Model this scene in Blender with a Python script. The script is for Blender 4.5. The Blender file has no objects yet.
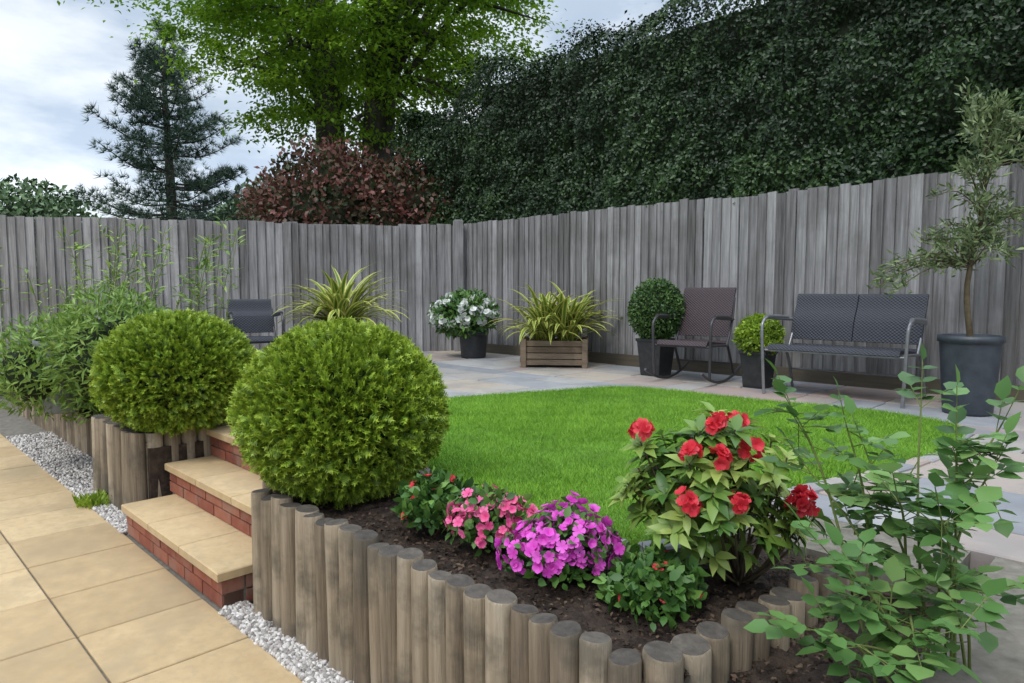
import bpy, math, random, bmesh
import numpy as np
from mathutils import Vector, Matrix
rng=np.random.default_rng(11); random.seed(5)
R2=math.sqrt(2)
H=1.4; U=.53; F=684.
scene=bpy.context.scene
scene.view_settings.view_transform='Standard'; scene.view_settings.look='None'; scene.view_settings.exposure=0
def W(px,py,Y): return np.array([(px-512)*Y/F, Y, H-(py-291)*Y/F])
def st(s,t,z): return np.array([(t+s)/R2,(s-t)/R2,z])

# ---------- materials ----------
def N(nt,t,**k):
    n=nt.nodes.new(t)
    for a,b in k.items(): setattr(n,a,b)
    return n
def ramp(nt,stops):
    r=N(nt,'ShaderNodeValToRGB'); e=r.color_ramp.elements
    n=len(stops)
    if len(stops[0])==3: stops=[(i/(n-1),c) for i,c in enumerate(stops)]
    while len(e)<n: e.new(.5)
    for i,(p,c) in enumerate(stops): e[i].position=p; e[i].color=(*c,1)
    return r
def mth(nt,op,a,b=None,clamp=False):
    m=N(nt,'ShaderNodeMath',operation=op); m.use_clamp=clamp
    for i,x in enumerate((a,b)):
        if x is None: continue
        if isinstance(x,(int,float)): m.inputs[i].default_value=x
        else: nt.links.new(x,m.inputs[i])
    return m.outputs[0]
def newmat(name):
    m=bpy.data.materials.new(name); m.use_nodes=True
    nt=m.node_tree; return m,nt,nt.nodes['Principled BSDF']
def attr(nt,a):
    n=N(nt,'ShaderNodeAttribute'); n.attribute_name=a; return n.outputs['Fac']
def noise_n(nt,co,scale,stretch=(1,1,1),detail=4,rough=.6):
    mp=N(nt,'ShaderNodeMapping'); mp.inputs['Scale'].default_value=stretch
    nt.links.new(co,mp.inputs['Vector'])
    n=N(nt,'ShaderNodeTexNoise'); n.inputs['Scale'].default_value=scale; n.inputs['Detail'].default_value=detail; n.inputs['Roughness'].default_value=rough
    nt.links.new(mp.outputs[0],n.inputs['Vector']); return n.outputs['Fac']
def pmat(name,stops,av=.5,an=.5,ns=8,stretch=(1,1,1),bs=60,bst=None,bump=.3,rough=.85,spec=.3,dist=.01,stain=None,metal=0,stain2=None):
    m,nt,p=newmat(name); tc=N(nt,'ShaderNodeTexCoord').outputs['Object']
    n1=noise_n(nt,tc,ns,stretch)
    n1=mth(nt,'ADD',mth(nt,'MULTIPLY',mth(nt,'SUBTRACT',n1,.5),2.2*an),.5*an)
    v=mth(nt,'MULTIPLY',attr(nt,'v'),av)
    fac=mth(nt,'ADD',n1,v,True)
    r=ramp(nt,stops); nt.links.new(fac,r.inputs[0]); col=r.outputs[0]
    for sx in (stain,stain2):
        if not sx: continue
        sc,c,amt=sx
        n2=noise_n(nt,tc,sc,(1,1,1),5)
        s=mth(nt,'MULTIPLY',mth(nt,'MULTIPLY',mth(nt,'SUBTRACT',n2,.48),6,True),amt)
        mx=N(nt,'ShaderNodeMix',data_type='RGBA'); mx.inputs[7].default_value=(*c,1)
        nt.links.new(s,mx.inputs[0]); nt.links.new(col,mx.inputs[6]); col=mx.outputs[2]
    nt.links.new(col,p.inputs['Base Color'])
    p.inputs['Roughness'].default_value=rough; p.inputs['Specular IOR Level'].default_value=spec; p.inputs['Metallic'].default_value=metal
    if bump:
        b=N(nt,'ShaderNodeBump'); b.inputs['Strength'].default_value=bump; b.inputs['Distance'].default_value=dist
        nt.links.new(noise_n(nt,tc,bs,bst or stretch,5,.7),b.inputs['Height']); nt.links.new(b.outputs[0],p.inputs['Normal'])
    return m
def leafmat(name,stops,tip=None,tipamt=.7,rough=.5,tr=.3,spec=.4):
    m,nt,p=newmat(name)
    r=ramp(nt,stops); nt.links.new(attr(nt,'v'),r.inputs[0]); col=r.outputs[0]
    if tip:
        mx=N(nt,'ShaderNodeMix',data_type='RGBA'); mx.inputs[7].default_value=(*tip,1)
        nt.links.new(mth(nt,'MULTIPLY',attr(nt,'g'),tipamt),mx.inputs[0]); nt.links.new(col,mx.inputs[6]); col=mx.outputs[2]
    nt.links.new(col,p.inputs['Base Color']); p.inputs['Roughness'].default_value=rough; p.inputs['Specular IOR Level'].default_value=spec
    if tr<=0: return m
    t=N(nt,'ShaderNodeBsdfTranslucent'); nt.links.new(col,t.inputs[0])
    mx=N(nt,'ShaderNodeMixShader'); mx.inputs[0].default_value=tr
    nt.links.new(p.outputs[0],mx.inputs[1]); nt.links.new(t.outputs[0],mx.inputs[2])
    nt.links.new(mx.outputs[0],nt.nodes['Material Output'].inputs[0])
    return m

# ---------- mesh helpers ----------
def link(o): scene.collection.objects.link(o); return o
def tri_mesh(name,V,T,mat,v=None,g=None,smooth=False):
    me=bpy.data.meshes.new(name); V=np.asarray(V,np.float32); T=np.asarray(T,np.int32)
    me.vertices.add(len(V)); me.vertices.foreach_set('co',V.ravel())
    me.loops.add(T.size); me.loops.foreach_set('vertex_index',T.ravel())
    me.polygons.add(len(T)); me.polygons.foreach_set('loop_start',np.arange(0,T.size,T.shape[1],dtype=np.int32))
    if smooth: me.polygons.foreach_set('use_smooth',np.ones(len(T),bool))
    me.update(calc_edges=True)
    for nm,a in (('v',v),('g',g)):
        if a is not None:
            at=me.attributes.new(nm,'FLOAT','POINT'); at.data.foreach_set('value',np.asarray(a,np.float32))
    me.materials.append(mat); return link(bpy.data.objects.new(name,me))
def nrm(a): return a/np.maximum(np.linalg.norm(a,axis=-1,keepdims=True),1e-9)
def rdir(n): return nrm(rng.normal(size=(n,3)))
def scatter(name,P,D,Nn,size,tmpl,mat,val,smooth=False):
    TV,TF=tmpl; TV=np.asarray(TV,float); TF=np.asarray(TF)
    P=np.asarray(P,float);n=len(P); D=nrm(np.asarray(D,float)); x=nrm(np.cross(D,Nn)); z=np.cross(x,D)
    size=np.broadcast_to(size,(n,))
    V=P[:,None,:]+size[:,None,None]*(TV[None,:,0:1]*x[:,None,:]+TV[None,:,1:2]*D[:,None,:]+TV[None,:,2:3]*z[:,None,:])
    T=(TF[None]+(np.arange(n)*len(TV))[:,None,None]).reshape(-1,3)
    g=np.tile(TV[:,3] if TV.shape[1]>3 else np.clip(TV[:,1],0,1),n)
    v=np.repeat(np.clip(val,0,1),len(TV))
    return tri_mesh(name,V.reshape(-1,3),T,mat,v,g,smooth)
LS=([(0,0,0),(.3,.45,.07),(0,1,-.06),(-.3,.45,.07)],[(0,1,2),(0,2,3)])
LN=([(0,0,0),(.13,.45,.03),(0,1,-.08),(-.13,.45,.03)],[(0,1,2),(0,2,3)])
def oval(w,curl=.12):
    V=[(0,0,0),(0,.3,.0),(0,.62,-.02),(0,1,-curl),(w,.28,.06),(w*.95,.62,.03),(-w,.28,.06),(-w*.95,.62,.03)]
    return (V,[(0,4,1),(1,4,5),(1,5,2),(2,5,3),(0,1,6),(1,7,6),(1,2,7),(2,3,7)])
LO=oval(.3); LL=oval(.17,.18); PET=([(0,0,0),(.3,.45,.02),(.42,.8,.0),(0,1,-.08),(-.42,.8,.0),(-.3,.45,.02),(0,.55,-.06)],[(0,1,6),(1,2,6),(2,3,6),(3,4,6),(4,5,6),(5,0,6)])
BLADE=([(-.05,0,0),(.05,0,0),(0,1,0)],[(0,1,2)])
def sprig():
    V=[];T=[]
    def tri(a,b,c,ga,gc):
        i=len(V); V.extend([(*a,ga),(*b,ga),(*c,gc)]); T.append((i,i+1,i+2))
    for i in range(5):
        y=i*.17; L=.40-.03*i
        for sgn in (-1,1):
            z=.12*random.uniform(-1,1)
            tri((0,y,0),(0,y+.16,0),(sgn*L,y+L*.5,z),.05+.10*i,.1+.16*i)
    tri((-.08,.7,0),(.08,.7,0),(0,1.08,0),.7,1)
    tri((0,.3,-.06),(0,.3,.06),(0,.95,.28),.3,.85)
    return V,T
SPR=sprig()
_k=rng.normal(size=(9,3)); _ph=rng.uniform(0,6.28,9)
def sn(P,f,seed=0):
    P=np.asarray(P,float)*f+seed*3.7
    return sum(np.sin(P@_k[i]*(1+.35*i)+_ph[i])/(1+.25*i) for i in range(9))/3.2

class MB:
    def __init__(s): s.V=[];s.F=[];s.v=[];s.m=[];s.sm=[]
    def add(s,V,Fs,v=0,mi=0,smooth=False):
        o=len(s.V); s.V+= [tuple(map(float,a)) for a in V]; s.v+=[v]*len(V)
        for f in Fs: s.F.append(tuple(o+i for i in f)); s.m.append(mi); s.sm.append(smooth)
    def box(s,x0,x1,y0,y1,z0,z1,v=0,mi=0,c=0,M=None):
        if c:
            V=[(x0,y0,z0),(x1,y0,z0),(x1,y1,z0),(x0,y1,z0),(x0,y0,z1-c),(x1,y0,z1-c),(x1,y1,z1-c),(x0,y1,z1-c),(x0+c,y0+c,z1),(x1-c,y0+c,z1),(x1-c,y1-c,z1),(x0+c,y1-c,z1)]
            Fs=[(3,2,1,0),(0,1,5,4),(1,2,6,5),(2,3,7,6),(3,0,4,7),(4,5,9,8),(5,6,10,9),(6,7,11,10),(7,4,8,11),(8,9,10,11)]
        else:
            V=[(x0,y0,z0),(x1,y0,z0),(x1,y1,z0),(x0,y1,z0),(x0,y0,z1),(x1,y0,z1),(x1,y1,z1),(x0,y1,z1)]
            Fs=[(3,2,1,0),(0,1,5,4),(1,2,6,5),(2,3,7,6),(3,0,4,7),(4,5,6,7)]
        if M is not None: V=[tuple(M@Vector(a)) for a in V]
        s.add(V,Fs,v,mi)
    def tube(s,pts,r,n=8,v=0,mi=0,cap=True):
        pts=[Vector(p) for p in pts]; k=len(pts); r=[r]*k if isinstance(r,(int,float)) else list(r)
        V=[]; ref=None
        for i in range(k):
            d=(pts[min(i+1,k-1)]-pts[max(i-1,0)]).normalized()
            if ref is None: ref=Vector((0,0,1)) if abs(d.z)<.9 else Vector((1,0,0))
            a=(ref-d*ref.dot(d)).normalized(); b=d.cross(a); ref=a
            for j in range(n):
                q=2*math.pi*j/n; V.append(tuple(pts[i]+(a*math.cos(q)+b*math.sin(q))*r[i]))
        Fs=[(i*n+j,i*n+(j+1)%n,(i+1)*n+(j+1)%n,(i+1)*n+j) for i in range(k-1) for j in range(n)]
        s.add(V,Fs,v,mi,True)
        if cap: s.add(V[:n][::-1],[tuple(range(n))],v,mi); s.add(V[-n:],[tuple(range(n))],v,mi)
    def lathe(s,prof,c=(0,0,0),n=32,v=0,mi=0,sx=1,sy=1,rot=0):
        V=[];
        for r,z in prof:
            for j in range(n):
                q=2*math.pi*(j+rot)/n; V.append((c[0]+r*math.cos(q)*sx,c[1]+r*math.sin(q)*sy,c[2]+z))
        k=len(prof)
        Fs=[(i*n+j,i*n+(j+1)%n,(i+1)*n+(j+1)%n,(i+1)*n+j) for i in range(k-1) for j in range(n)]
        s.add(V,Fs,v,mi,n>8)
    def panel(s,prof,x0,x1,th,v=0,mi=0):
        k=len(prof);V=[]
        for x in (x0,x1):
            for o in (0,1):
                for i,(y,z) in enumerate(prof):
                    a=prof[max(i-1,0)];b=prof[min(i+1,k-1)]; dy,dz=b[0]-a[0],b[1]-a[1]; l=math.hypot(dy,dz)
                    V.append((x,y+o*dz/l*th,z-o*dy/l*th))
        Fs=[]
        A,B,C,D=0,k,2*k,3*k
        for i in range(k-1):
            Fs+=[(A+i,C+i,C+i+1,A+i+1),(B+i+1,D+i+1,D+i,B+i),(A+i,A+i+1,B+i+1,B+i),(C+i+1,C+i,D+i,D+i+1)]
        Fs+=[(A,B,D,C),(A+k-1,C+k-1,D+k-1,B+k-1)]
        s.add(V,Fs,v,mi)
    def build(s,name,mats,loc=(0,0,0),rot=0,top=False):
        me=bpy.data.meshes.new(name); me.from_pydata(s.V,[],s.F)
        me.polygons.foreach_set('material_index',s.m); me.polygons.foreach_set('use_smooth',s.sm)
        at=me.attributes.new('v','FLOAT','POINT'); at.data.foreach_set('value',s.v)
        for m in (mats if isinstance(mats,list) else [mats]): me.materials.append(m)
        me.update(); o=link(bpy.data.objects.new(name,me)); o.location=loc; o.rotation_euler=(0,0,rot); return o
def group(name,loc,ch):
    e=link(bpy.data.objects.new(name,None)); e.location=[float(a) for a in loc]; e.empty_display_size=.2
    for c in ch: c.parent=e; c.matrix_parent_inverse=Matrix.Translation(e.location).inverted()
    return e
def cat(P,n=6,closed=False):
    P=[np.array(p,float) for p in P]; k=len(P); out=[]
    for i in range(k if closed else k-1):
        g=(lambda j:P[j%k]) if closed else (lambda j:P[min(max(j,0),k-1)])
        a,b,c,d=g(i-1),g(i),g(i+1),g(i+2)
        for q in range(n):
            t=q/n; out.append(.5*((2*b)+(-a+c)*t+(2*a-5*b+4*c-d)*t*t+(-a+3*b-3*c+d)*t**3))
    if not closed: out.append(P[-1])
    return out
ROT=-math.pi/4

# ---------- materials list ----------
M_soil=pmat('soil',[(.014,.010,.008),(.042,.028,.02),(.085,.058,.04)],0,1,18,bs=50,bump=1,dist=.02)
M_earth=pmat('earth',[(.03,.05,.015),(.06,.09,.03)],0,1,.5,bump=.3)
M_mortar=pmat('mortar',[(.10,.09,.07),(.2,.18,.15)],0,1,20)
M_paver=pmat('buff_paver',[(.32,.225,.12),(.44,.315,.17),(.54,.405,.235)],.6,.4,9,bs=180,bump=.3,dist=.004,stain=(1.6,(.27,.205,.125),.5),stain2=(22,(.34,.26,.155),.4))
M_sand=pmat('sandstone',[(0,(.16,.17,.19)),(.2,(.26,.265,.27)),(.4,(.32,.285,.25)),(.52,(.31,.23,.20)),(.62,(.22,.23,.25)),(.8,(.31,.305,.295)),(1,(.37,.30,.22))],.92,.10,4,bs=40,bump=.3,dist=.006,stain=(3,(.16,.16,.165),.4))
M_brick=pmat('red_brick',[(.13,.04,.028),(.24,.075,.045),(.32,.13,.08)],.6,.4,14,bs=90,bump=.4,dist=.004,stain=(6,(.25,.18,.14),.45))
M_fence=pmat('weathered_fence_wood',[(.06,.056,.055),(.145,.139,.138),(.235,.228,.228),(.36,.35,.35)],.6,.6,9,(4,4,.22),bs=26,bst=(4,4,.12),bump=.8,rough=.9,spec=.15,dist=.008,stain=(1.3,(.105,.098,.086),.5))
M_board=pmat('gravel_board',[(.06,.05,.035),(.13,.11,.08)],.5,.5,9,(.3,4,4),bump=.4)
M_log=pmat('log_wood',[(.06,.046,.034),(.16,.125,.088),(.27,.215,.15),(.38,.315,.23)],.65,.55,10,(3,3,.2),bs=25,bst=(4,4,.15),bump=.9,rough=.9,spec=.15,dist=.01,stain=(5,(.085,.076,.06),.7))
M_logtop=pmat('log_end',[(.03,.026,.022),(.075,.064,.053),(.13,.113,.09)],.4,.6,30,bs=90,bump=.8,dist=.006)
M_gravel=pmat('pale_gravel',[(.2,.18,.165),(.42,.39,.36),(.66,.63,.59)],1,0,5,bump=.2)
M_bark=pmat('beech_bark',[(.025,.023,.018),(.06,.053,.042),(.11,.10,.08)],0,1,5,(1,1,.3),bs=14,bump=.6,dist=.04)
M_stem=pmat('woody_stem',[(.06,.045,.025),(.13,.10,.06)],0,1,20,bump=.2)
M_gstem=pmat('green_stem',[(.09,.13,.03),(.16,.19,.06)],0,1,20,bump=.1)
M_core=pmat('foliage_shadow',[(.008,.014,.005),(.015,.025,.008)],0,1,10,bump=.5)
M_pot=pmat('dark_pot',[(.012,.013,.015),(.03,.032,.035)],0,1,20,bump=.15,rough=.4,spec=.5)
M_potb=pmat('slate_blue_pot',[(.022,.028,.036),(.045,.055,.068)],0,1,12,bump=.2,rough=.45,spec=.5)
M_potg=pmat('grey_pot',[(.12,.13,.13),(.2,.21,.21)],0,1,12,bump=.2)
M_crate=pmat('planter_wood',[(.10,.07,.045),(.2,.15,.105),(.3,.24,.18)],.5,.5,9,(.4,3,3),bump=.5)
M_bmet=pmat('dark_metal',[(.03,.028,.03),(.05,.045,.05)],0,1,20,bump=0,rough=.4,spec=.5)
M_smet=pmat('grey_metal',[(.18,.18,.19),(.28,.28,.29)],0,1,20,bump=0,rough=.35,spec=.6,metal=.5)
def rattan(name,c1,c2):
    m,nt,p=newmat(name); tc=N(nt,'ShaderNodeTexCoord').outputs['Object']
    sep=N(nt,'ShaderNodeSeparateXYZ'); nt.links.new(tc,sep.inputs[0])
    a=mth(nt,'SINE',mth(nt,'MULTIPLY',sep.outputs[0],200)); zz=mth(nt,'ADD',sep.outputs[2],sep.outputs[1])
    b=mth(nt,'SINE',mth(nt,'MULTIPLY',zz,200)); h=mth(nt,'ADD',mth(nt,'MULTIPLY',mth(nt,'MULTIPLY',a,b),.5),.5)
    h=mth(nt,'MULTIPLY',h,mth(nt,'ADD',noise_n(nt,tc,90),.5))
    r=ramp(nt,[c1,c2]); nt.links.new(h,r.inputs[0]); nt.links.new(r.outputs[0],p.inputs['Base Color'])
    bp=N(nt,'ShaderNodeBump'); bp.inputs['Distance'].default_value=.004; nt.links.new(h,bp.inputs['Height']); nt.links.new(bp.outputs[0],p.inputs['Normal'])
    p.inputs['Roughness'].default_value=.55; p.inputs['Specular IOR Level'].default_value=.3; return m
M_ratG=rattan('grey_rattan',(.008,.009,.013),(.062,.066,.082)); M_ratB=rattan('brown_rattan',(.010,.007,.008),(.088,.062,.068))

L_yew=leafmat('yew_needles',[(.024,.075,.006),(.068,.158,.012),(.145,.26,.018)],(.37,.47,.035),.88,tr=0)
L_grass=leafmat('grass_blades',[(.06,.16,.012),(.125,.30,.02),(.25,.44,.045)],(.28,.44,.06),.35,tr=0,spec=.2)
L_hedge=leafmat('hedge_leaves',[(.007,.018,.005),(.018,.045,.011),(.05,.095,.025)],rough=.45,tr=0,spec=.33)
L_beech=leafmat('beech_leaves',[(.10,.20,.018),(.20,.36,.025),(.33,.50,.045)],tr=.45,spec=.25)
L_pine=leafmat('pine_needles',[(.03,.06,.04),(.06,.105,.07),(.11,.165,.11)],tr=0)  # distance haze is put into the needle colours, lighter and greyer green
L_phot=leafmat('photinia_leaves',[(.035,.065,.022),(.09,.055,.032),(.18,.06,.05),(.30,.13,.105)],tr=.2)
L_light=leafmat('light_leaves',[(.09,.17,.03),(.2,.32,.06),(.34,.45,.11)],tr=.3)
L_mid=leafmat('mid_leaves',[(.03,.085,.018),(.07,.16,.028),(.14,.26,.045)],tr=.15)
L_box=leafmat('box_leaves',[(.02,.055,.012),(.05,.11,.02),(.1,.19,.04)],tr=0)
L_lime=leafmat('lime_leaves',[(.12,.2,.02),(.25,.38,.03),(.42,.52,.06)],tr=.3)
L_rhodo=leafmat('rhododendron_leaves',[(.06,.14,.025),(.18,.29,.05),(.36,.44,.11)],tr=.25,rough=.4)
L_rose=leafmat('rose_leaves',[(.05,.12,.03),(.11,.23,.06),(.22,.36,.11)],tr=.3,rough=.4)
L_olive=leafmat('olive_leaves',[(.07,.11,.04),(.15,.21,.08),(.27,.32,.16)],tr=.2)
L_phor=leafmat('striped_strap_leaves',[(.07,.15,.02),(.15,.25,.035)],(.66,.60,.16),1,tr=.2,rough=.4)
P_red=leafmat('red_petals',[(.35,.006,.012),(.60,.012,.03),(.76,.05,.08)],(.8,.08,.1),.4,tr=.25)
P_pink=leafmat('pink_petals',[(.60,.02,.14),(.75,.06,.24),(.85,.2,.4)],(.9,.3,.5),.4,tr=.25)
P_mag=leafmat('magenta_petals',[(.45,.012,.30),(.62,.03,.45),(.75,.12,.6)],(.8,.2,.68),.4,tr=.25)
P_white=leafmat('white_petals',[(.6,.62,.55),(.78,.8,.76),(.85,.86,.84)],tr=.25)
L_chip=leafmat('bark_chips',[(.02,.014,.010),(.055,.037,.026),(.12,.082,.056)],tr=0,rough=.9,spec=.1)
L_far=leafmat('distant_leaves',[(.05,.10,.035),(.10,.17,.07),(.16,.24,.10)],tr=0)

# ---------- ground & terraces ----------
b=MB(); b.box(-300,300,-300,300,-.3,-.03,0); b.build('ground',M_earth)
b=MB(); top=.452
for s0,s1,t0,t1 in [(1.33,16,-2.97,-.82),(2.3,16,-.82,-.45),(-3,16,-.45,9),(1.8,16,-4.43,-2.97),(1.33,16,-5.4,-4.43),(1.6,16,-16,-5.4)]:
    b.box(t0,t1,s0,s1,-.02,top)
b.box(-.82,-.45,-1,2.3,-.02,.36)
b.build('terrace_earth',M_soil,rot=ROT)
# lower patio
b=MB(); b.box(-16,-.85,-4,1.7,-.028,-.012,0,1)
s=1.15
while s>-4:
    w=.5
    t=-12.+.03
    while t<-.95:
        l=.49
        b.box(t+.004,t+l-.004,s-w+.004,s-.004,-.02,.0+random.uniform(-.0015,.0015),random.random(),0,.004); t+=l
    s-=w
b.build('lower_patio',[M_paver,M_mortar],rot=ROT)
# upper sandstone patio, random-course slabs
b=MB()
def slab_ok(s,t):
    if t>-.45: return True
    if t<-5.4: return s>3.2
    if t<-4.45: return s>2.6
    if t<-2.95: return s>2.2
    return s>2.32
s=-.9; k=0
while s<7.2:
    w=[.3,.6,.45,.3,.6][k%5]; t=-14+random.uniform(0,.4)
    while t<8:
        l=random.choice([.3,.6,.6,.85])
        if slab_ok(s+.02,t+.02) and slab_ok(s+.02,t+l): b.box(t+.006,t+l-.006,s+.006,s+w-.006,.44,U+random.uniform(-.003,.003),random.random(),0,.006)
        t+=l
    s+=w;k+=1
b.box(-2.9,-.5,2.34,7.1,.445,.519,.5,1); b.box(-.43,7.8,-.85,7.1,.445,.519,.5,1); b.box(-13.5,-2.91,3.2,7.1,.445,.519,.5,1); b.box(-4.4,-2.91,2.21,3.19,.445,.519,.5,1)
b.build('sandstone_patio',[M_sand,M_mortar],rot=ROT)
# soil beds
def soil(name,s0,s1,t0,t1,z,n=.02,step=.02):
    S=np.arange(s0,s1+1e-6,step);T=np.arange(t0,t1+1e-6,step); ss,tt=np.meshgrid(S,T,indexing='ij')
    P=np.stack([tt.ravel(),ss.ravel(),np.zeros(ss.size)],1)
    P[:,2]=z+n*sn(P,5,1)+n*.55*sn(P,22,2)+n*.35*rng.normal(size=len(P))*.6
    a,bb=len(S),len(T); idx=np.arange(a*bb).reshape(a,bb)
    Q=np.stack([idx[:-1,:-1],idx[:-1,1:],idx[1:,1:],idx[1:,:-1]],-1).reshape(-1,4)
    o=tri_mesh(name,P,Q,M_soil,smooth=True); o.rotation_euler=(0,0,ROT)
    n_=int((s1-s0)*(t1-t0)*3800); ps=rng.uniform(s0,s1,n_); pt=rng.uniform(t0,t1,n_)
    PP=np.stack([(pt+ps)/R2,(ps-pt)/R2,z+n*sn(np.stack([pt,ps,0*ps],1),5,1)+rng.uniform(-.004,.016,n_)],1)
    D=nrm(rdir(n_)*[1,1,.35]); c=scatter(name+'_chips',PP,D,rdir(n_)*.5+[0,0,1],rng.uniform(.006,.024,n_),LS,L_chip,rng.random(n_)**1.5)
    group('planting_bed',(0,0,0),[o,c])
soil('bed_soil',1.3,2.36,-2.95,-.81,.497)
soil('bed_soil_b',1.3,3.2,-8.,-4.46,.495,step=.05)
soil('bed_soil_c',.3,2.3,-.80,-.47,.42)

# ---------- lawn ----------
lp=[(-.42,3.32),(-.13,2.83),(.17,2.47),(.46,2.30),(.70,2.47),(1.0,2.78),(1.35,3.03),(1.75,3.25),(2.27,3.63),(2.7,4.05),(2.85,4.45),(2.55,4.95),(1.94,5.38),(1.4,5.9),(.95,6.12),(.41,5.9),(-.2,5.62),(-.7,5.3),(-.95,4.6),(-.75,3.9)]
L=np.array(cat(lp,6,True)); c=np.array([.95,4.2]); n=len(L)
V=[(c[0],c[1],.545)];Fs=[]
ks=[.15,.3,.45,.6,.75,.9,.985,1.0,1.0]
for ki,k in enumerate(ks):
    for p in L:
        q=c+(p-c)*k; z=.545+.006*float(sn(np.array([[q[0],q[1],0]]),3)[0]); z-= {7:.008,8:.06}.get(ki,0); V.append((q[0],q[1],z))
for j in range(n): Fs.append((0,1+j,1+(j+1)%n))
for i in range(len(ks)-1):
    for j in range(n): Fs.append((1+i*n+j,1+(i+1)*n+j,1+(i+1)*n+(j+1)%n,1+i*n+(j+1)%n))
M_turf=pmat('turf',[(.05,.10,.012),(.09,.2,.02),(.13,.27,.03)],0,1,6,bs=200,bump=.6)
b=MB(); b.add(V,Fs,0,0,True); turf=b.build('turf',M_turf)
def inpoly(x,y,P):
    r=np.zeros(len(x),bool); j=len(P)-1
    for i in range(len(P)):
        xi,yi=P[i];xj,yj=P[j]
        r^=((yi>y)!=(yj>y))&(x<(xj-xi)*(y-yi)/(yj-yi+1e-12)+xi); j=i
    return r
x=rng.uniform(-1,3,520000); y=2.2+4*rng.random(520000)**1.4
ok=inpoly(x,y,L); x=x[ok];y=y[ok]; n=len(x)
jit=rng.normal(size=(n,3))*.014; P=np.stack([x,y,np.full(n,.538)],1)+jit*[1,1,0]
D=rdir(n)*[.75,.75,.3]+[0,0,.9]
val=.45+.20*sn(P,1.6,3)+.22*sn(P,6,4)+.18*sn(P,17,9)+rng.normal(size=n)*.24
gr=scatter('grass',P,D,rdir(n),rng.uniform(.018,.040,n),BLADE,L_grass,val)
group('lawn',(.95,4.2,.54),[turf,gr])
b=MB(); Ls=cat(lp[-1:]+lp[:9],30)
last=np.array(Ls[0]);acc=0
for p in Ls[1:]:
    p=np.array(p); acc+=np.linalg.norm(p-last)
    if acc>.165:
        tg=nrm(p-last); nr=np.array([tg[1],-tg[0]]) ; q=p+nr*.045*(1 if np.dot(nr,c-p)<0 else -1)
        Mx=Matrix.Translation((q[0],q[1],0))@Matrix.Rotation(math.atan2(tg[1],tg[0])+random.uniform(-.05,.05),4,'Z')
        b.box(-.077,.077,-.04,.04,.46,.548+random.uniform(-.004,.004),random.random(),0,.008,Mx); acc=0
    last=p
b.build('lawn_edging_stones',M_sand)

# ---------- log walls ----------
def logwall(path,name):
    b=MB()
    for (s,t,z0,z1,r) in path:
        v=random.random(); n=18; V=[]
        zs=[z0,z0+.12,z0+.24,z0+.36,z1-.007,z1]
        lx,ly=random.uniform(-.008,.008),random.uniform(-.008,.008)
        ph=random.uniform(0,6)
        for i,z in enumerate(zs):
            rr=r*(1 if i<5 else .92)
            for j in range(n):
                q=2*math.pi*j/n; k=1+.03*math.sin(2*q+ph)+.018*math.sin(5*q+ph*2)+.008*math.sin(9*q+z*9)
                V.append((t+lx*z*2+rr*k*math.cos(q),s+ly*z*2+rr*k*math.sin(q),z+ (.005*math.sin(q+ph) if i>3 else 0)))
        Fs=[(i*n+j,i*n+(j+1)%n,(i+1)*n+(j+1)%n,(i+1)*n+j) for i in range(len(zs)-1) for j in range(n)]
        b.add(V,Fs,v,0,True)
        b.add(V[-n:]+[(t+lx,s+ly,z1-.002)],[(j,(j+1)%n,n) for j in range(n)],v,1)
    return b.build(name,[M_log,M_logtop],rot=ROT)
path=[];t=-2.86
while t<-.92:
    r=random.uniform(.038,.047); path.append((1.285+random.uniform(-.008,.008),t+r,-.03,.548+random.uniform(-.014,.014),r)); t+=2*r+random.choice([.001,.002,.004])
s=1.33
while s<2.25:
    r=random.uniform(.040,.050); path.append((s+r*.6,-.84+.09*(s-1.35),-.03,.54+random.uniform(-.012,.014),r)); s+=2*r+.002
s=1.38
while s<1.9: path.append((s,-2.9,-.03,.55,.045)); s+=.092
logwall(path,'log_retaining_wall')
path=[];t=-5.4
while t<-4.48:
    r=random.uniform(.042,.052); path.append((1.29,t+r,-.03,.545+random.uniform(-.01,.01),r)); t+=2*r+.001
s=1.38
while s<2.2: path.append((s,-4.475,-.03,.545,.05)); s+=.1
t=-9.5
while t<-5.45: path.append((1.55,t,-.03,.56+random.uniform(-.01,.01),.05)); t+=.1
logwall(path,'log_retaining_wall')

# ---------- steps ----------
b=MB(); t1=-2.96; rise=U/3
for i,(sf,t0) in enumerate([(1.16,-4.31),(1.43,-4.40),(1.69,-4.415)]):
    zt=rise*(i+1); zb=rise*i
    b.box(t0+.01,t1-.01,sf+.012,2.2,-.02 if i==0 else zb-.03,zt-.042,.5,1)
    ch=(rise-.042)/2
    for c_ in range(2):
        z0=zb+c_*ch+.004; z1=z0+ch-.009; t=t0-(.11 if c_ else 0)
        while t<t1-.02:
            a=max(t,t0); e=min(t+.215,t1)
            if e-a>.02: b.box(a,e,sf+random.uniform(0,.003),sf+.1,z0,z1,random.random(),2)
            t+=.225
        if i==0:
            q=sf+.11
            while q<1.7:
                b.box(t1-.1,t1+.002,q,q+.2,z0,z1,random.random(),2); b.box(t0-.002,t0+.1,q,q+.2,z0,z1,random.random(),2); q+=.21
    back=sf+.32 if i<2 else 2.2
    for j in range(3):
        w=(t1-t0)/3
        b.box(t0+j*w+.003-(.015 if j==0 else 0),t0+(j+1)*w-.003+(.015 if j==2 and i==0 else 0),sf-.022,back,zt-.04,zt,random.random(),0,.005)
b.build('brick_steps',[M_paver,M_mortar,M_brick],rot=ROT)
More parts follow.
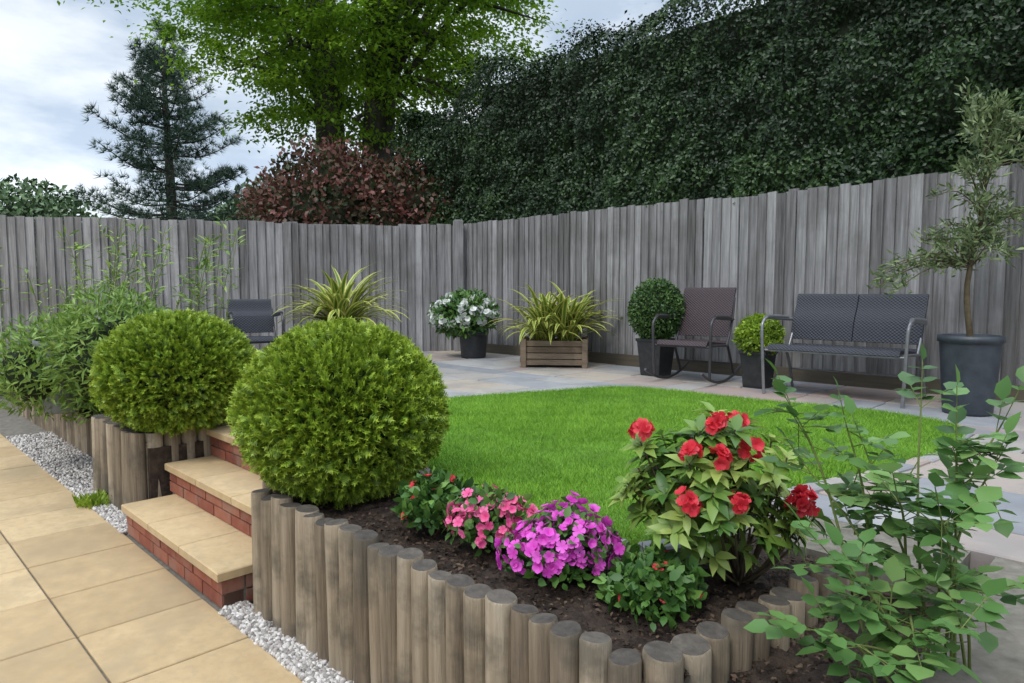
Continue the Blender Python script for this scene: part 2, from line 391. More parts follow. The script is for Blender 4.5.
# gravel
bm=bmesh.new(); bmesh.ops.create_icosphere(bm,subdivisions=1,radius=.5); 
iv=[(v.co.x*1.0,v.co.y*1.25,v.co.z*.7) for v in bm.verts]; itf=[tuple(v.index for v in f.verts) for f in bm.faces]; bm.free()
n1=7500
t=np.concatenate([rng.uniform(-2.96,-.9,n1),rng.uniform(-5.4,-4.33,4000),rng.uniform(-8,-5.4,6000)]); s=np.concatenate([rng.uniform(1.145,1.27,n1),rng.uniform(1.145,1.27,4000),rng.uniform(1.145,1.53,6000)])
P=np.stack([(t+s)/R2,(s-t)/R2,rng.uniform(-.012,.012,len(t))],1)
scatter('gravel_strip',P,rdir(len(t)),rdir(len(t)),rng.uniform(.012,.029,len(t)),(iv,itf),M_gravel,rng.random(len(t)),True)
n=260; c0=st(1.2,-5.05,.0); P=c0+rng.normal(size=(n,3))*[.05,.05,.01]
scatter('border_weed',P,rdir(n)*[.7,.7,.2]+[0,0,.7],rdir(n),rng.uniform(.05,.1,n),LN,L_lime,rng.random(n))

# ---------- fences ----------
def fence(name,A,B,z0,z1,board,kick=False):
    A=np.array(A);B=np.array(B); Ln=np.linalg.norm(B-A); ang=math.atan2(B[1]-A[1],B[0]-A[0])
    b=MB(); x=0
    while x<Ln:
        w=board*random.uniform(.9,1.1); tw=random.uniform(-.008,.008); pan=int(x/1.83)
        h=z1+.012*math.sin(pan*2.3)+random.uniform(-.014,.014); v=min(1,max(0,random.gauss(.5,.3)))
        y0=.0+random.uniform(0,.008)
        V=[(x,y0-.004,z0),(x+w+.004,y0-.026,z0),(x+w+.004,y0,z0),(x,y0+.0,z0),(x+tw,y0-.004,h),(x+w+.004+tw,y0-.026,h+random.uniform(-.004,.004)),(x+w+.004+tw,y0,h),(x+tw,y0,h)]
        b.add(V,[(3,2,1,0),(0,1,5,4),(1,2,6,5),(2,3,7,6),(3,0,4,7),(4,5,6,7)],v,0); x+=w+random.choice([0,0,.002,.006])
    for zz in (z0+.3,z0+(z1-z0)*.5,z1-.2): b.box(0,Ln,.02,.09,zz,zz+.07,.4,0)
    xx=0
    while xx<Ln: b.box(xx-.05,xx+.05,.095,.19,z0-.2,z1+.02,.3,0); xx+=2.4
    if kick: b.box(0,Ln,-.05,-.03,z0-.02,z0+.15,.5,1)
    return b.build(name,[M_fence,M_board],loc=(A[0],A[1],0),rot=ang)
corner=(-.70,10.12)
fence('timber_fence',corner,(6.2,3.22),U-.02,2.385,.098,True)
Ld=np.array([-5.26,-1.16]);Ld=Ld/np.linalg.norm(Ld)
end=np.array(corner)+Ld*12
fence('timber_fence',end,(corner[0]-.02,corner[1]-.005),.3,2.36,.105)
b=MB(); b.box(-.06,.06,-.06,.06,.4,2.43,.6,0,.01); b.build('fence_corner_post',M_fence,loc=(-.78,9.98,0),rot=.3)

# ---------- foliage blobs ----------
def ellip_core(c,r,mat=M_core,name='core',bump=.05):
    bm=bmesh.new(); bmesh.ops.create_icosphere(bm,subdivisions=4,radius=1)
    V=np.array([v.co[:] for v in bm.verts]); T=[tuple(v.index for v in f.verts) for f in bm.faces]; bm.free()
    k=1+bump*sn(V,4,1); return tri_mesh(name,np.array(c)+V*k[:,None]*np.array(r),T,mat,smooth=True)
def shellpts(c,r,n,shell=(.8,1.),bump=.08,f=3,seed=0,zmin=-1):
    d=rdir(int(n*1.6)); d=d[d[:,2]>zmin][:n]; n=len(d)
    k=rng.uniform(*shell,n)*(1+bump*sn(d,f,seed)); return np.array(c)+d*k[:,None]*np.array(r),nrm(d/np.array(r)),d,k
def yew(name,c,r,n):
    P,Nn,d,k=shellpts(c,r,n,(.88,1.0),.025,7,c[0])
    k2=.03*sn(d,30,3); P=P+Nn*k2[:,None]*r[0]
    D=Nn+rdir(n)*.85+[0,0,.3]
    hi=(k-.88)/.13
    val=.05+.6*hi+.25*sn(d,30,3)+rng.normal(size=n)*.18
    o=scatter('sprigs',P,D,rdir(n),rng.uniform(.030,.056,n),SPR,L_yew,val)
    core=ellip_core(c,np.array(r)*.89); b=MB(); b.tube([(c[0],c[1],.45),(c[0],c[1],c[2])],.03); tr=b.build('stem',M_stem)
    group(name,(c[0],c[1],.5),[o,core,tr])
yew('topiary_ball',(-.757,3.04,.865),(.44,.44,.38),17000)
yew('topiary_ball',(-2.145,4.38,.875),(.465,.465,.375),14000)
def blob(name,c,r,n,size,tm,mat,shell=(.6,1),bump=.12,f=3,seed=0,core=.72,stem=True,out=.8,zmin=-1,top=True,extra=None):
    P,Nn,d,k=shellpts(c,r,n,shell,bump,f,seed,zmin); n=len(P)
    D=Nn*out+rdir(n)*.9+[0,0,.15]
    val=.4+.25*sn(P,5/max(r),seed+1)+rng.normal(size=n)*.2
    ch=[scatter('leaves',P,D,Nn+rdir(n)*.7,size*rng.uniform(.7,1.25,n),tm,mat,val)]
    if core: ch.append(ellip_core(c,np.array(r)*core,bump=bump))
    if extra: ch+=extra
    return group(name,c,ch) if top else ch
# ---------- hedge ----------
def hedge():
    n=160000; f=rng.random(n)
    t=-9.9+14.9*rng.random(n)**1.0; z=rng.uniform(2.1,5.1,n); P=np.zeros((n,3)); Nn=np.zeros((n,3))
    def topz(t): return 4.80+.12*np.sin(t*1.3)+.10*np.sin(t*3.1+1)+.05*np.sin(t*7.3)-.5*np.clip((-7.6-t)/1.6,0,1)
    zt=topz(t)
    front=f<.78; topm=(f>=.78)&(f<.93); endm=f>=.93
    q=np.stack([t,z,0*t],1)
    b1=.20*sn(q,1.6,1)+.12*sn(q,4.5,2)+.07*sn(q,12,5)
    s=6.98-b1+rng.exponential(.05,n)-.15*np.clip((2.7-z)/.6,0,1)
    round_=np.clip((z-(zt-.5))/.5,0,1); s+=.35*round_**2
    z=np.where(front&(z>zt),rng.uniform(2.1,4.3,n),z)
    st_=rng.uniform(6.9,8.6,n)
    s=np.where(topm,st_,s); z=np.where(topm,zt+.12*sn(np.stack([t,st_,0*t],1),3.5,3)-.2*np.clip((7.2-st_)/.4,0,1)+np.where(rng.random(n)<.35,rng.exponential(.035,n),-rng.exponential(.07,n)),z)
    te=-9.75-.2*sn(np.stack([0*t,z,st_],1),2.5,4)+.35*np.clip((z-3.9)/.6,0,1); 
    z=np.where(endm,np.minimum(z,4.35-.1*rng.random(n)),z)
    s=np.where(endm,st_,s); t=np.where(endm,te,np.maximum(t,-9.75))
    P=np.stack([(t+s)/R2,(s-t)/R2,z],1)
    Nn[front]=[-.707,-.707,.25]; Nn[topm]=[-.2,-.2,1]; Nn[endm]=[-.75,.65,.2]
    Nn=nrm(Nn+rdir(n)*.85)
    D=nrm(np.cross(Nn,rdir(n)))+[0,0,-.2]
    val=.34+.2*sn(P,1.4,7)+.28*sn(P,6,8)+rng.normal(size=n)*.2+.25*(b1>.12)
    o=scatter('leaves',P,D,Nn,rng.uniform(.034,.064,n),LS,L_hedge,val)
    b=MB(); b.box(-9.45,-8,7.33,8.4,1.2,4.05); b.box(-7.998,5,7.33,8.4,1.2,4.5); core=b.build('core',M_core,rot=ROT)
    b=MB()
    for tt in np.arange(-9,5,1.1): b.tube([tuple(st(7.8,tt,0)),tuple(st(7.8,tt+.1,1.5))],.06)
    group('tall_hedge',st(7.8,-2,0),[o,core,b.build('stems',M_bark)])
hedge()
# photinia
blob('photinia_shrub',(-3.05,11.7,2.72),(1.25,1.0,.98),9000,.10,LS,L_phot,(.75,1.15),.22,4,2,.75)
blob('photinia_shrub',(-1.85,11.6,2.5),(.85,.9,.95),5500,.10,LS,L_phot,(.75,1.15),.22,4,5,.75)
blob('garden_shrub',(-9.2,13,1.9),(1.6,1.2,1.55),8000,.12,LS,L_far,(.75,1.03),.1,3,3)
blob('garden_shrub',(-11.6,13,2.0),(1.6,1.2,1.7),6000,.12,LS,L_far,(.75,1.03),.1,3,4)
for i,(px,w,h,Y) in enumerate([(215,2.2,4.2,26),(240,1.5,4.6,25),(262,1.6,4.1,22),(130,2.5,3.5,26),(100,3,3.6,28),(283,1.5,4.2,20),(40,3,3.9,27)]):
    X=(px-512)*Y/F; blob('distant_tree',(X,Y,h*.55),(w,1.5,h*.5),3000,.26,LS,L_far,(.6,1.1),.25,3,i)

# ---------- beech ----------
def beech():
    ch=[]; b=MB(); 
    for (X,Y,r,lean) in [(-3.6,14,.33,-.4),(-2.75,14.1,.37,.5)]:
        pts=[(X,Y,-.05),(X,Y,2),(X+lean*.1,Y,4.5),(X+lean*.5,Y,7),(X+lean*1.2,Y,10),(X+lean*1.6,Y,12.6)]
        b.tube(cat(pts,4),list(np.interp(np.arange(21),[0,4,12,20],[r*1.25,r,r*.75,.06])),14)
    cen=np.array([-3.0,14.,9.25]); rad=np.array([4.8,3.9,4.75])
    P=[];D=[];NN=[];val=[]
    nC=700; cl=[]
    while len(cl)<nC:
        d=rdir(1)[0]; k=rng.uniform(.3,1.0)**.55
        p=cen+d*k*rad*(1+.16*sn(d[None]*1.,3.2,2)[0])
        if p[2]>8.2 and rng.random()<.7: continue
        cl.append(p)
    for i,p in enumerate(cl):
        m=int(rng.uniform(90,170)); r=rng.uniform(.3,.7)
        out=nrm((p-cen)*[1,1,.2]); 
        q=rng.normal(size=(m,3))*[r*.6,r*.6,r*.14]; q[:,2]-=.25*np.abs(q[:,0]*out[0]+q[:,1]*out[1])
        P.append(p+q); D.append(rdir(m)*[1,1,.4]+out*.5+[0,0,-.25]); NN.append(rdir(m)*.5+[0,0,1]); val.append(np.full(m,rng.uniform(.15,.8))+rng.normal(size=m)*.16)
        if i%7==0:
            base=np.array([-3.2,14,rng.uniform(4.6,9)]) ; base[2]=min(base[2],p[2]+.2)
            base[0]=-3.65 if p[0]<-3.2 else -2.7
            mid=(base+p)/2+[0,0,.35]; b.tube(cat([base,mid,p],4),list(np.linspace(.085,.012,9)),6)
    P=np.concatenate(P);n=len(P)
    ch.append(scatter('leaves',P,np.concatenate(D),np.concatenate(NN),rng.uniform(.075,.125,n),LS,L_beech,np.concatenate(val)))
    ch.append(b.build('trunks_and_limbs',M_bark)); group('beech_tree',(-3.2,14,0),ch)
beech()
# ---------- pine ----------
def pine():
    Y=20;X=(174-512)*Y/F; b=MB(); b.tube([(X,Y,-.05),(X+.05,Y,4),(X-.03,Y,7),(X,Y,8.8)],[.2,.14,.07,.02],10)
    V=[];T=[]
    for k in range(14):
        d=rdir(1)[0]; d[1]=abs(d[1])*.8+.3; d=nrm(d); sd=nrm(np.cross(d,rdir(1)[0]))*.04
        i=len(V); V+= [(*(-sd),0),(*sd,0),(*d,1)]; T.append((i,i+1,i+2))
    P=[];D=[]
    z=2.2
    while z<8.75:
        f=(8.9-z)/6.9; Rr=(3.1*min(1,(f*1.12))**.85+.12)*(1 if z>3 else .75)
        for k in range(9 if z<8 else 5):
            if rng.random()<.14: continue
            a=rng.uniform(0,6.28); L_=Rr*rng.uniform(.5,1.05); up=.12+.5*(1-f); dr=np.array([math.cos(a),math.sin(a),0])
            o=np.array([X,Y,z+rng.uniform(-.12,.12)])
            pts=[o,o+dr*L_*.5+[0,0,L_*(up*.3-.08)],o+dr*L_+[0,0,L_*up*.9]]
            pc=cat(pts,6); b.tube(pc,list(np.linspace(.03,.008,len(pc))),5)
            for q in range(int(8+L_*20)):
                u=rng.uniform(.28,1)**.8; p=np.array(pc[min(int(u*(len(pc)-1)),len(pc)-1)])
                side=np.array([-dr[1],dr[0],0])*rng.normal()*L_*.18*(1.15-u*.6)
                P.append(p+side+rng.normal(size=3)*[.06,.06,.05]+[0,0,.05]); D.append(dr*.6+nrm(side+1e-6)*.4+[0,0,.5])
        z+=rng.uniform(.34,.50)*(1 if z<7.5 else .65)
    P=np.array(P);n=len(P)
    o=scatter('needle_tufts',P,np.array(D),rdir(n),rng.uniform(.14,.25,n),(V,T),L_pine,.45+.2*sn(P,1.5)+rng.normal(size=n)*.2)
    group('pine_tree',(X,Y,0),[o,b.build('trunk_and_branches',M_bark)])
pine()

# ---------- left planting ----------
def wisps(name,base,n_st,hgt,spread,leafn,size,tm,mat,smat,rad=.004):
    b=MB();P=[];D=[]
    for i in range(n_st):
        a=rng.uniform(0,6.28); o=np.array(base)+[rng.uniform(-.5,.5)*spread,rng.uniform(-.2,.2)*spread,0]
        h=hgt*rng.uniform(.65,1.05); tp=o+[math.cos(a)*.22*spread,math.sin(a)*.22*spread,h]
        pc=cat([o,(o+tp)/2+[0,0,.1*h],tp],5); b.tube(pc,list(np.linspace(rad,rad*.35,len(pc))),5)
        for q in range(leafn):
            u=rng.uniform(.25,1); p=np.array(pc[int(u*(len(pc)-1))]); dd=rdir(1)[0]*[1,1,.5]; P.append(p+dd*.03+[0,0,rng.uniform(-.03,.03)]); D.append(dd+[0,0,.3])
    n=len(P); o=scatter('leaves',P,np.array(D),rdir(n)*.5+[0,0,1],size*rng.uniform(.7,1.2,n),tm,mat,rng.random(n))
    group(name,base,[o,b.build('stems',smat)])
wisps('bamboo_plant',(-3.2,6.0,.5),28,1.5,1.5,38,.09,LN,L_light,M_gstem,.005)
wisps('bamboo_plant',(-4.2,6.2,.5),12,1.3,.9,22,.075,LN,L_light,M_gstem)
blob('garden_shrub',(-2.98,5.15,.9),(.46,.45,.46),4500,.075,LN,L_light,(.6,1.08),.15,3,7,.7)
blob('garden_shrub',(-3.6,5.3,.8),(.4,.4,.36),2500,.075,LN,L_light,(.6,1.08),.15,3,9,.7)

# ---------- pots ----------
def pot(c,r,h,mat,flare=.8,name='pot',n=32):
    b=MB(); x,y,z=c
    b.lathe([(0,0),(r*flare,0),(r*flare*1.02,.02),(r*.93,h-.06),(r*.93,h-.05),(r,h-.045),(r*1.0,h),(r*.9,h),(r*.86,h-.05),(0,h-.05)],(x,y,z),n,0,0)
    b.lathe([(r*.85,h-.045),(0,h-.035)],(x,y,z),n,0,1); return b.build(name,[mat,M_soil])
def strap(c,n,Lg,w=.03,e0=.35,drp=1.):
    V=[];T=[];g=[];vv=[]
    for i in range(n):
        a=rng.uniform(0,6.28); el=rng.uniform(e0,1.5); L_=Lg*rng.uniform(.65,1.1); p=np.array(c)+[rng.normal()*.04,rng.normal()*.04,0]
        side=np.array([-math.sin(a),math.cos(a),0]); m=9; o0=len(V); val=rng.random()
        for k in range(m):
            u=k/(m-1); e=el-drp*(1.7-el*.4)*u**1.8; d=np.array([math.cos(a)*math.cos(e),math.sin(a)*math.cos(e),math.sin(e)])
            if k: p=p+d*L_/(m-1)
            ww=w*(.55+.9*u)*(1-u**3)*.5+.001; nn=np.cross(d,side)
            for q,gg in ((-1,1),(-.3,0),(.3,0),(1,1)):
                V.append(p+side*ww*q+nn*ww*.35*abs(q)); g.append(gg); vv.append(val)
        for k in range(m-1):
            for q in range(3):
                A=o0+k*4+q; T.append((A,A+1,A+5)); T.append((A,A+5,A+4))
    return tri_mesh('strap_leaves',V,T,L_phor,vv,g)
cp=W(342,322,7.3); group('potted_phormium',(cp[0],cp[1],U),[pot((cp[0],cp[1],U),.24,.5,M_pot),strap((cp[0],cp[1],U+.46),150,.82,.06,.5,.9)])
cx,cy=.50,8.0; b=MB(); w,dp,hh=.37,.2,.32
for k in range(4):
    z0=.0+.03+k*.072; e=(k%2)*.012
    b.box(-w-e,w+e,-dp-.02,-dp,z0,z0+.062,random.random()); b.box(-w-e,w+e,dp,dp+.02,z0,z0+.062,random.random())
    b.box(-w-.02,-w-.001,-dp+.001,dp-.001,z0+.03,z0+.09,random.random()); b.box(w+.001,w+.02,-dp+.001,dp-.001,z0+.03,z0+.09,random.random())
for sx in (-1,1):
    for sy in (-1,1): b.box(sx*(w-.02)-.03,sx*(w-.02)+.03,sy*(dp+.035)-.012,sy*(dp+.035)+.012,0,hh+.01,random.random())
b.box(-w+.01,w-.01,-dp+.01,dp-.01,.04,.28,0,1)
cr=b.build('wooden_crate',[M_crate,M_soil],(cx,cy,U),-.1)
group('phormium_planter',(cx,cy,U),[cr,strap((cx-.12,cy,U+.28),85,.84,.06,.6,.95),strap((cx+.15,cy,U+.28),85,.84,.06,.6,.95)])
# flowers
def petals(C,A,size,k=5,open_=.75):
    C=np.repeat(C,k,0);A=nrm(np.repeat(A,k,0)); n=len(C)
    ref=nrm(np.cross(A,np.tile([[.3,.2,.9]],(n,1)))); rf2=np.cross(A,ref); ph=np.tile(np.arange(k)*2*math.pi/k,n//k)+np.repeat(rng.uniform(0,6,n//k),k)
    rad=ref*np.cos(ph)[:,None]+rf2*np.sin(ph)[:,None]
    op=np.repeat(rng.uniform(open_-.2,open_+.1,n//k),k)[:,None]
    return C,rad*op+A*(1-op),A-rad*.3
def flowers(name,C,A,size,mat):
    P,D,Nn=petals(np.asarray(C,float),np.asarray(A,float),size); n=len(P)
    return scatter(name,P,D,Nn,np.repeat(rng.uniform(.75,1.2,n//5),5)*size,PET,mat,np.repeat(rng.random(n//5),5)*.7+rng.random(n)*.3)
def trusses(name,Cs,r,nf,size,mat,axis=None):
    C=[];A=[]
    for i,c0 in enumerate(Cs):
        ax=nrm(np.array([0,-.35,.8]) if axis is None else axis[i]); d=rdir(nf*4); d=d[(d@ax)>-.05][:nf]; rr=rng.uniform(.7,1.15); C.append(c0+d*r*.75*rr*rng.uniform(.75,1.2,(len(d),1))); A.append(d+rdir(len(d))*.5)
    return flowers(name,np.concatenate(C),np.concatenate(A),size,mat)
c0=np.array([-.63,9.0,1.1]); P,Nn,d,k=shellpts(c0,(.40,.40,.27),60,(.9,1.08),.12,3,1,-.5)
tr=trusses('flowers',P,.05,7,.045,P_white,Nn)
lv=blob('x',c0,(.39,.39,.27),2600,.085,LL,L_mid,(.6,1.1),.12,3,1,.7,top=False)
group('potted_white_rhododendron',(c0[0],c0[1],U),[tr,pot((c0[0]+.12,c0[1],U),.2,.36,M_pot)]+lv)
c0=(1.50,7.1,1.2); lv=blob('x',c0,(.27,.27,.31),7000,.03,LS,L_box,(.86,1.05),.04,5,1,.86,top=False)
b=MB(); b.lathe([(.155,0),(.16,.02),(.20,.35),(.215,.36),(.215,.385),(.18,.385),(.17,.34),(0,.34)],(1.5,7.1,U),4,0,0); pb=b.build('pot',M_pot)
b=MB(); b.tube([(1.5,7.1,U+.3),(1.5,7.1,1.1)],.02); group('potted_box_ball',(1.5,7.1,U),lv+[pb,b.build('stem',M_stem)])
c0=(2.24,6.2,1.0); lv=blob('x',c0,(.19,.19,.17),3000,.038,LS,L_lime,(.7,1.06),.1,4,1,.75,top=False)
b=MB(); b.lathe([(.13,0),(.135,.02),(.165,.30),(.18,.31),(.18,.335),(.155,.335),(.15,.3),(0,.3)],(2.24,6.2,U),4); group('potted_lime_shrub',(2.24,6.2,U),lv+[b.build('pot',M_pot)])
# olive
ox=3.26
c0=(ox,4.85,U); op=pot(c0,.205,.56,M_potb,.74)
b=MB();P=[];D=[]
pc=cat([(ox,4.85,1.05),(ox-.05,4.84,1.45),(ox+.02,4.82,1.95),(ox,4.8,2.45)],4); b.tube(pc,list(np.linspace(.022,.01,len(pc))),8)
for i in range(60):
    o=np.array(pc[rng.integers(5,len(pc))]); a=rng.uniform(0,6.28); L_=rng.uniform(.22,.55); e=rng.uniform(.0,1.3)
    if i<7: a=rng.uniform(2.7,3.7); L_=.6; e=rng.uniform(-.2,.3); o=np.array(pc[5])
    d=np.array([math.cos(a)*math.cos(e),math.sin(a)*math.cos(e),math.sin(e)]); tp=o+d*L_+[0,0,-.08]
    q=cat([o,o+d*L_*.5+[0,0,.05],tp],5); b.tube(q,list(np.linspace(.006,.002,len(q))),5)
    for j in range(60):
        u=rng.uniform(.2,1); p=np.array(q[int(u*(len(q)-1))]); P.append(p+rng.normal(size=3)*.028); D.append(rdir(1)[0]*.9+d*.6+[0,0,.2])
n=len(P); ol=scatter('leaves',P,np.array(D),rdir(n),rng.uniform(.045,.078,n),LN,L_olive,rng.random(n))
group('potted_olive_tree',c0,[op,ol,b.build('trunk',M_stem)])
gp=pot((-3.45,5.25,.48),.2,.55,M_potg,.75); group('grey_planter',(-3.45,5.25,.48),[gp])

# ---------- furniture ----------
def seat(name,loc,w,d,sh,bh,rat,met,rot=ROT,rocker=False,backs=1):
    ch=[]; y0,y1=-d/2,d/2
    b=MB(); prof=[(y0,sh-.035),(y0+.02,sh-.005),(y0+.06,sh+.008),(0,sh-.012),(y1-.08,sh-.03),(y1-.04,sh-.01)]
    b.panel([tuple(p) for p in cat(prof,4)],-w/2+.03,w/2-.03,.022); ch.append(b.build('seat',rat))
    b=MB(); sp=[(y1-.06,sh+.03),(y1-.02,sh+.2),(y1+.04,bh-.12),(y1+.075,bh-.02),(y1+.095,bh)]
    pr=[tuple(p) for p in cat(sp,4)]
    for k in range(backs):
        a=-w/2+.012+k*(w-.024)/backs; b.panel(pr,a+.004*(k>0),a+(w-.024)/backs-.004*(k<backs-1),.024)
    ch.append(b.build('backrest',rat))
    b=MB(); lift=.05 if rocker else 0
    for sx in (-1,1):
        x=sx*w/2; 
        b.tube(cat([(x*.96,y1-.12,sh-.05),(x*.96,y1-.0,sh+.15),(x*.96,y1+.06,bh-.1)],5),.011)
        arm=[(x*1.0,y0+.02,lift),(x*1.02,y0+.01,sh*.6),(x*1.04,y0+.0,sh+.12),(x*1.045,y0+.03,sh+.195),(x*1.045,y0+.1,sh+.225),(x*1.04,0,sh+.215),(x,y1+.005,sh+.2)]
        b.tube(cat(arm,6),.014)
        b.tube([(x*1.045,y0+.08,sh+.236),(x*1.045,0,sh+.232),(x*1.02,y1-.08,sh+.22)],.018)
        b.tube(cat([(x,y0+.02,sh-.03),(x,0,sh-.04),(x,y1-.12,sh-.05)],4),.012)
        b.tube(cat([(x,y1-.12,sh-.05),(x,y1-.03,sh*.5),(x,y1+.05,lift)],4),.013)
        if rocker: b.tube([(x,y,.014+.11*(abs(y-.03)/.45)**2) for y in np.linspace(-.44,.5,14)],.013)
    b.tube([(-w/2,y0+.02,sh-.045),(w/2,y0+.02,sh-.045)],.011); b.tube([(-w/2,y1-.12,sh-.05),(w/2,y1-.12,sh-.05)],.011)
    b.tube([(-w/2,y1-.0,sh*.42),(w/2,y1-.0,sh*.42)],.009)
    ch.append(b.build('frame',met))
    for o in ch: o.location=(0,0,0)
    e=link(bpy.data.objects.new(name,None)); e.location=loc; e.rotation_euler=(0,0,rot)
    for o in ch: o.parent=e
    return e
seat('garden_bench',(2.72,5.62,U),1.07,.56,.42,.85,M_ratG,M_smet,backs=2)
seat('rocking_chair',(1.76,6.62,U),.56,.55,.40,.91,M_ratB,M_bmet,rot=ROT+.1,rocker=True)
seat('rattan_chair',(-2.58,6.85,U),.45,.46,.42,.79,M_ratG,M_bmet,rot=.5)

# ---------- bed flowers ----------
def mound(name,c,r,n,size,mat,fl=None,nfl=0,fs=.02,tm=LO,zmin=-.35,fax=-.1,core=.6):
    lv=blob('x',c,r,n,size,tm,mat,(.45,1.1),.24,3.5,c[0]*7,core,top=False,zmin=zmin)
    ch=lv
    if nfl:
        P,Nn,d,k=shellpts(c,np.array(r)*1.03,nfl,(.8,1.15),.24,3.5,c[0]*7,fax); ch.append(flowers('flowers',P,Nn+rdir(len(P))*.6,fs,fl))
    b=MB()
    for i in range(7):
        a=i*.9; b.tube([(c[0],c[1],.47),(c[0]+math.cos(a)*r[0]*.6,c[1]+math.sin(a)*r[1]*.6,c[2]+r[2]*.3)],.004)
    ch.append(b.build('stems',M_stem)); group(name,c,ch)
def WW(px,py,Y): return tuple(W(px,py,Y))
mound('azalea_bush',WW(434,510,2.52),(.115,.11,.105),900,.042,L_mid,P_red,20,.018)
mound('azalea_bush',WW(490,530,2.32),(.135,.12,.11),700,.035,L_mid,P_pink,210,.019)
mound('azalea_bush',WW(561,560,2.08),(.155,.13,.12),700,.035,L_mid,P_mag,320,.019)
mound('azalea_bush',WW(657,598,1.90),(.125,.11,.085),900,.038,L_mid,P_red,18,.011)
# rhododendron
def rhodo():
    base=np.array([.72,2.10,.48]); cen=np.array([.61,2.06,.80]); P=[];D=[];NN=[];b=MB();tips=[];vl=[]
    heads=[W(642,436,2.0),W(714,428,1.98),W(692,458,1.92),W(719,462,1.9),W(752,455,1.98),W(690,510,1.88),W(740,511,1.86),W(808,508,1.95),W(735,427,2.08),W(800,511,1.93)]
    d=rdir(600); d=d[d[:,2]>-.6][:105]
    tips=[cen+x*np.array([.25,.21,.21])*rng.uniform(.5,1.12) for x in d]+[h-np.array([0,0,.02]) for h in heads]
    tips+= [W(805,530,1.97),W(822,520,2.03),W(640,470,2.02),W(650,450,2.02),W(720,560,1.95),W(750,555,1.98),W(700,545,1.97),W(780,480,2.05),W(775,440,2.1)]
    for i,tp in enumerate(tips):
        ax=nrm(tp-(cen-[0,0,.25])); mid=(base+tp)/2+(tp-base)*[.1,.1,-.05]
        if i%5==0 or i>103: b.tube(cat([base+rng.normal(size=3)*[.012,.012,0],mid,tp],4),list(np.linspace(.006,.0025,9)),5)
        else: b.tube([tp-ax*.08,tp],.0025,5)
        m=rng.integers(8,13); val=rng.uniform(.05,.9)
        for k in range(m):
            a=k*2.4; r1=nrm(np.cross(ax,[.3,.5,.2])); r2=np.cross(ax,r1); rd=r1*math.cos(a)+r2*math.sin(a)
            P.append(tp-ax*rng.uniform(0,.03)); dd=rd+ax*rng.uniform(-.1,.75); D.append(dd); NN.append(ax-rd*.2); vl.append(val+rng.normal()*.15)
    n=len(P); lv=scatter('leaves',P,np.array(D),np.array(NN),rng.uniform(.048,.09,n),oval(.185,.18),L_rhodo,np.array(vl),True)
    fl=trusses('flowers',np.array(heads)+[0,-.018,.012],.036,14,.022,P_red)
    group('red_rhododendron',base,[lv,fl,b.build('stems',M_stem)])
rhodo()
# rose bush
def rose():
    b=MB();P=[];D=[];NN=[];vl=[];S=[]
    base=np.array([1.0,1.56,.40])
    tg=[(795,408,1.75),(850,425,1.7),(925,400,1.65),(962,430,1.55),(905,500,1.5),(838,560,1.45),(870,600,1.4),(950,520,1.4),(1000,470,1.5),(822,640,1.42),(940,590,1.45),(865,655,1.35),(975,640,1.3),(930,655,1.38),(1010,420,1.6),(1000,600,1.45),(812,470,1.7),(870,450,1.65)]
    def leaf(p,d):
        d=nrm(d); up=np.array([0,0,1.]); sd=nrm(np.cross(d,up)); L_=rng.uniform(.075,.10); s=rng.uniform(.036,.056); v=rng.uniform(.05,.9)
        b.tube([p,p+d*L_],.0013,4)
        for u,sg in ((.45,-1),(.45,1),(.78,-1),(.78,1),(1,0)):
            q=p+d*L_*u; P.append(q); D.append(d*(.35 if sg else 1)+sd*sg+rng.normal(size=3)*.12); NN.append(up+rdir(1)[0]*.35-d*.2); S.append(s*(1.15 if sg==0 else .95)); vl.append(v+rng.normal()*.08)
    for i,(px,py,Y) in enumerate(tg):
        tp=W(px,py,Y); o=base+rng.normal(size=3)*[.06,.05,0]; mid=(o+tp)/2+[0,0,.08+.05*rng.random()]+rng.normal(size=3)*.02
        pc=cat([o,mid,tp],8); b.tube(pc,list(np.linspace(.005,.0018,len(pc))),6)
        L_=np.linalg.norm(tp-o)
        for k in range(int(3+L_*9)):
            u=rng.uniform(.3,1)**.7; j=int(u*(len(pc)-1)); leaf(np.array(pc[j]),rdir(1)[0]*[1,1,.6]+[0,0,.12])
        leaf(tp,nrm(tp-mid))
    n=len(P); lv=scatter('leaves',P,np.array(D),np.array(NN),np.array(S),oval(.38,.08),L_rose,np.array(vl),True)
    group('rose_bush',base,[lv,b.build('stems',M_gstem)])
rose()

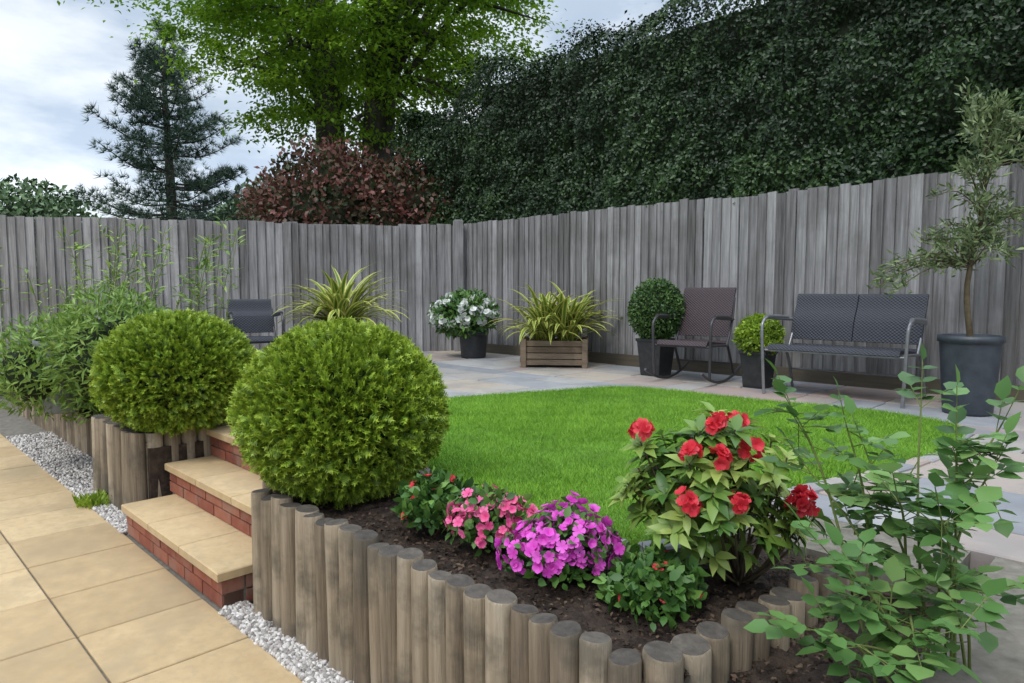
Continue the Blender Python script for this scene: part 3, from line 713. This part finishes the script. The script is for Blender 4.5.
# ---------- sky & light ----------
w=bpy.data.worlds.new('World'); scene.world=w; w.use_nodes=True; nt=w.node_tree; bg=nt.nodes['Background']
az=math.radians(215); el=math.radians(52)
sky=N(nt,'ShaderNodeTexSky'); sky.sky_type='NISHITA'; sky.sun_disc=False; sky.sun_elevation=el; sky.sun_rotation=az; sky.dust_density=2
tc=N(nt,'ShaderNodeTexCoord'); 
n1=noise_n(nt,tc.outputs['Generated'],3.2,(1,1,2.6),6,.55)
n2=noise_n(nt,tc.outputs['Generated'],1.7,(1.3,1,2.2),3,.5)
cr=ramp(nt,[(0,(4.4,5.3,6.6)),(.42,(5.2,6.3,7.8)),(.57,(8.8,9.5,10.3)),(1,(12.0,12.3,12.6))]); nt.links.new(n1,cr.inputs[0])
mx=N(nt,'ShaderNodeMix',data_type='RGBA'); f=mth(nt,'ADD',mth(nt,'MULTIPLY',mth(nt,'SUBTRACT',n2,.42),4,True),.5,True)
nt.links.new(f,mx.inputs[0]); nt.links.new(sky.outputs[0],mx.inputs[6]); nt.links.new(cr.outputs[0],mx.inputs[7])
sp=N(nt,'ShaderNodeSeparateXYZ'); nt.links.new(tc.outputs['Generated'],sp.inputs[0])
zz=mth(nt,'MULTIPLY',mth(nt,'SUBTRACT',sp.outputs[2],.38),2.6,True)
hz=mth(nt,'MULTIPLY',mth(nt,'SUBTRACT',.30,sp.outputs[2]),1.2,True)
k=mth(nt,'ADD',mth(nt,'ADD',mth(nt,'MULTIPLY',zz,1.9),mth(nt,'MULTIPLY',hz,.9)),1.0)
vm=N(nt,'ShaderNodeVectorMath',operation='SCALE'); nt.links.new(mx.outputs[2],vm.inputs[0]); nt.links.new(k,vm.inputs['Scale'])
nt.links.new(vm.outputs[0],bg.inputs[0]); bg.inputs[1].default_value=.105
sd=bpy.data.lights.new('sun','SUN'); sd.energy=1.4; sd.angle=math.radians(14); sd.color=(1,.965,.91)
so=link(bpy.data.objects.new('sun',sd)); dv=Vector((math.sin(az)*math.cos(el),math.cos(az)*math.cos(el),math.sin(el))); so.rotation_euler=dv.to_track_quat('Z','Y').to_euler()
# ---------- camera ----------
cd=bpy.data.cameras.new('camera'); cd.sensor_width=36; cd.lens=36*F/1024; cd.clip_end=1000; cd.clip_start=.05
co=link(bpy.data.objects.new('camera',cd)); co.location=(0,0,H); co.rotation_euler=(math.radians(90)-math.atan(50/F),0,0)
scene.camera=co
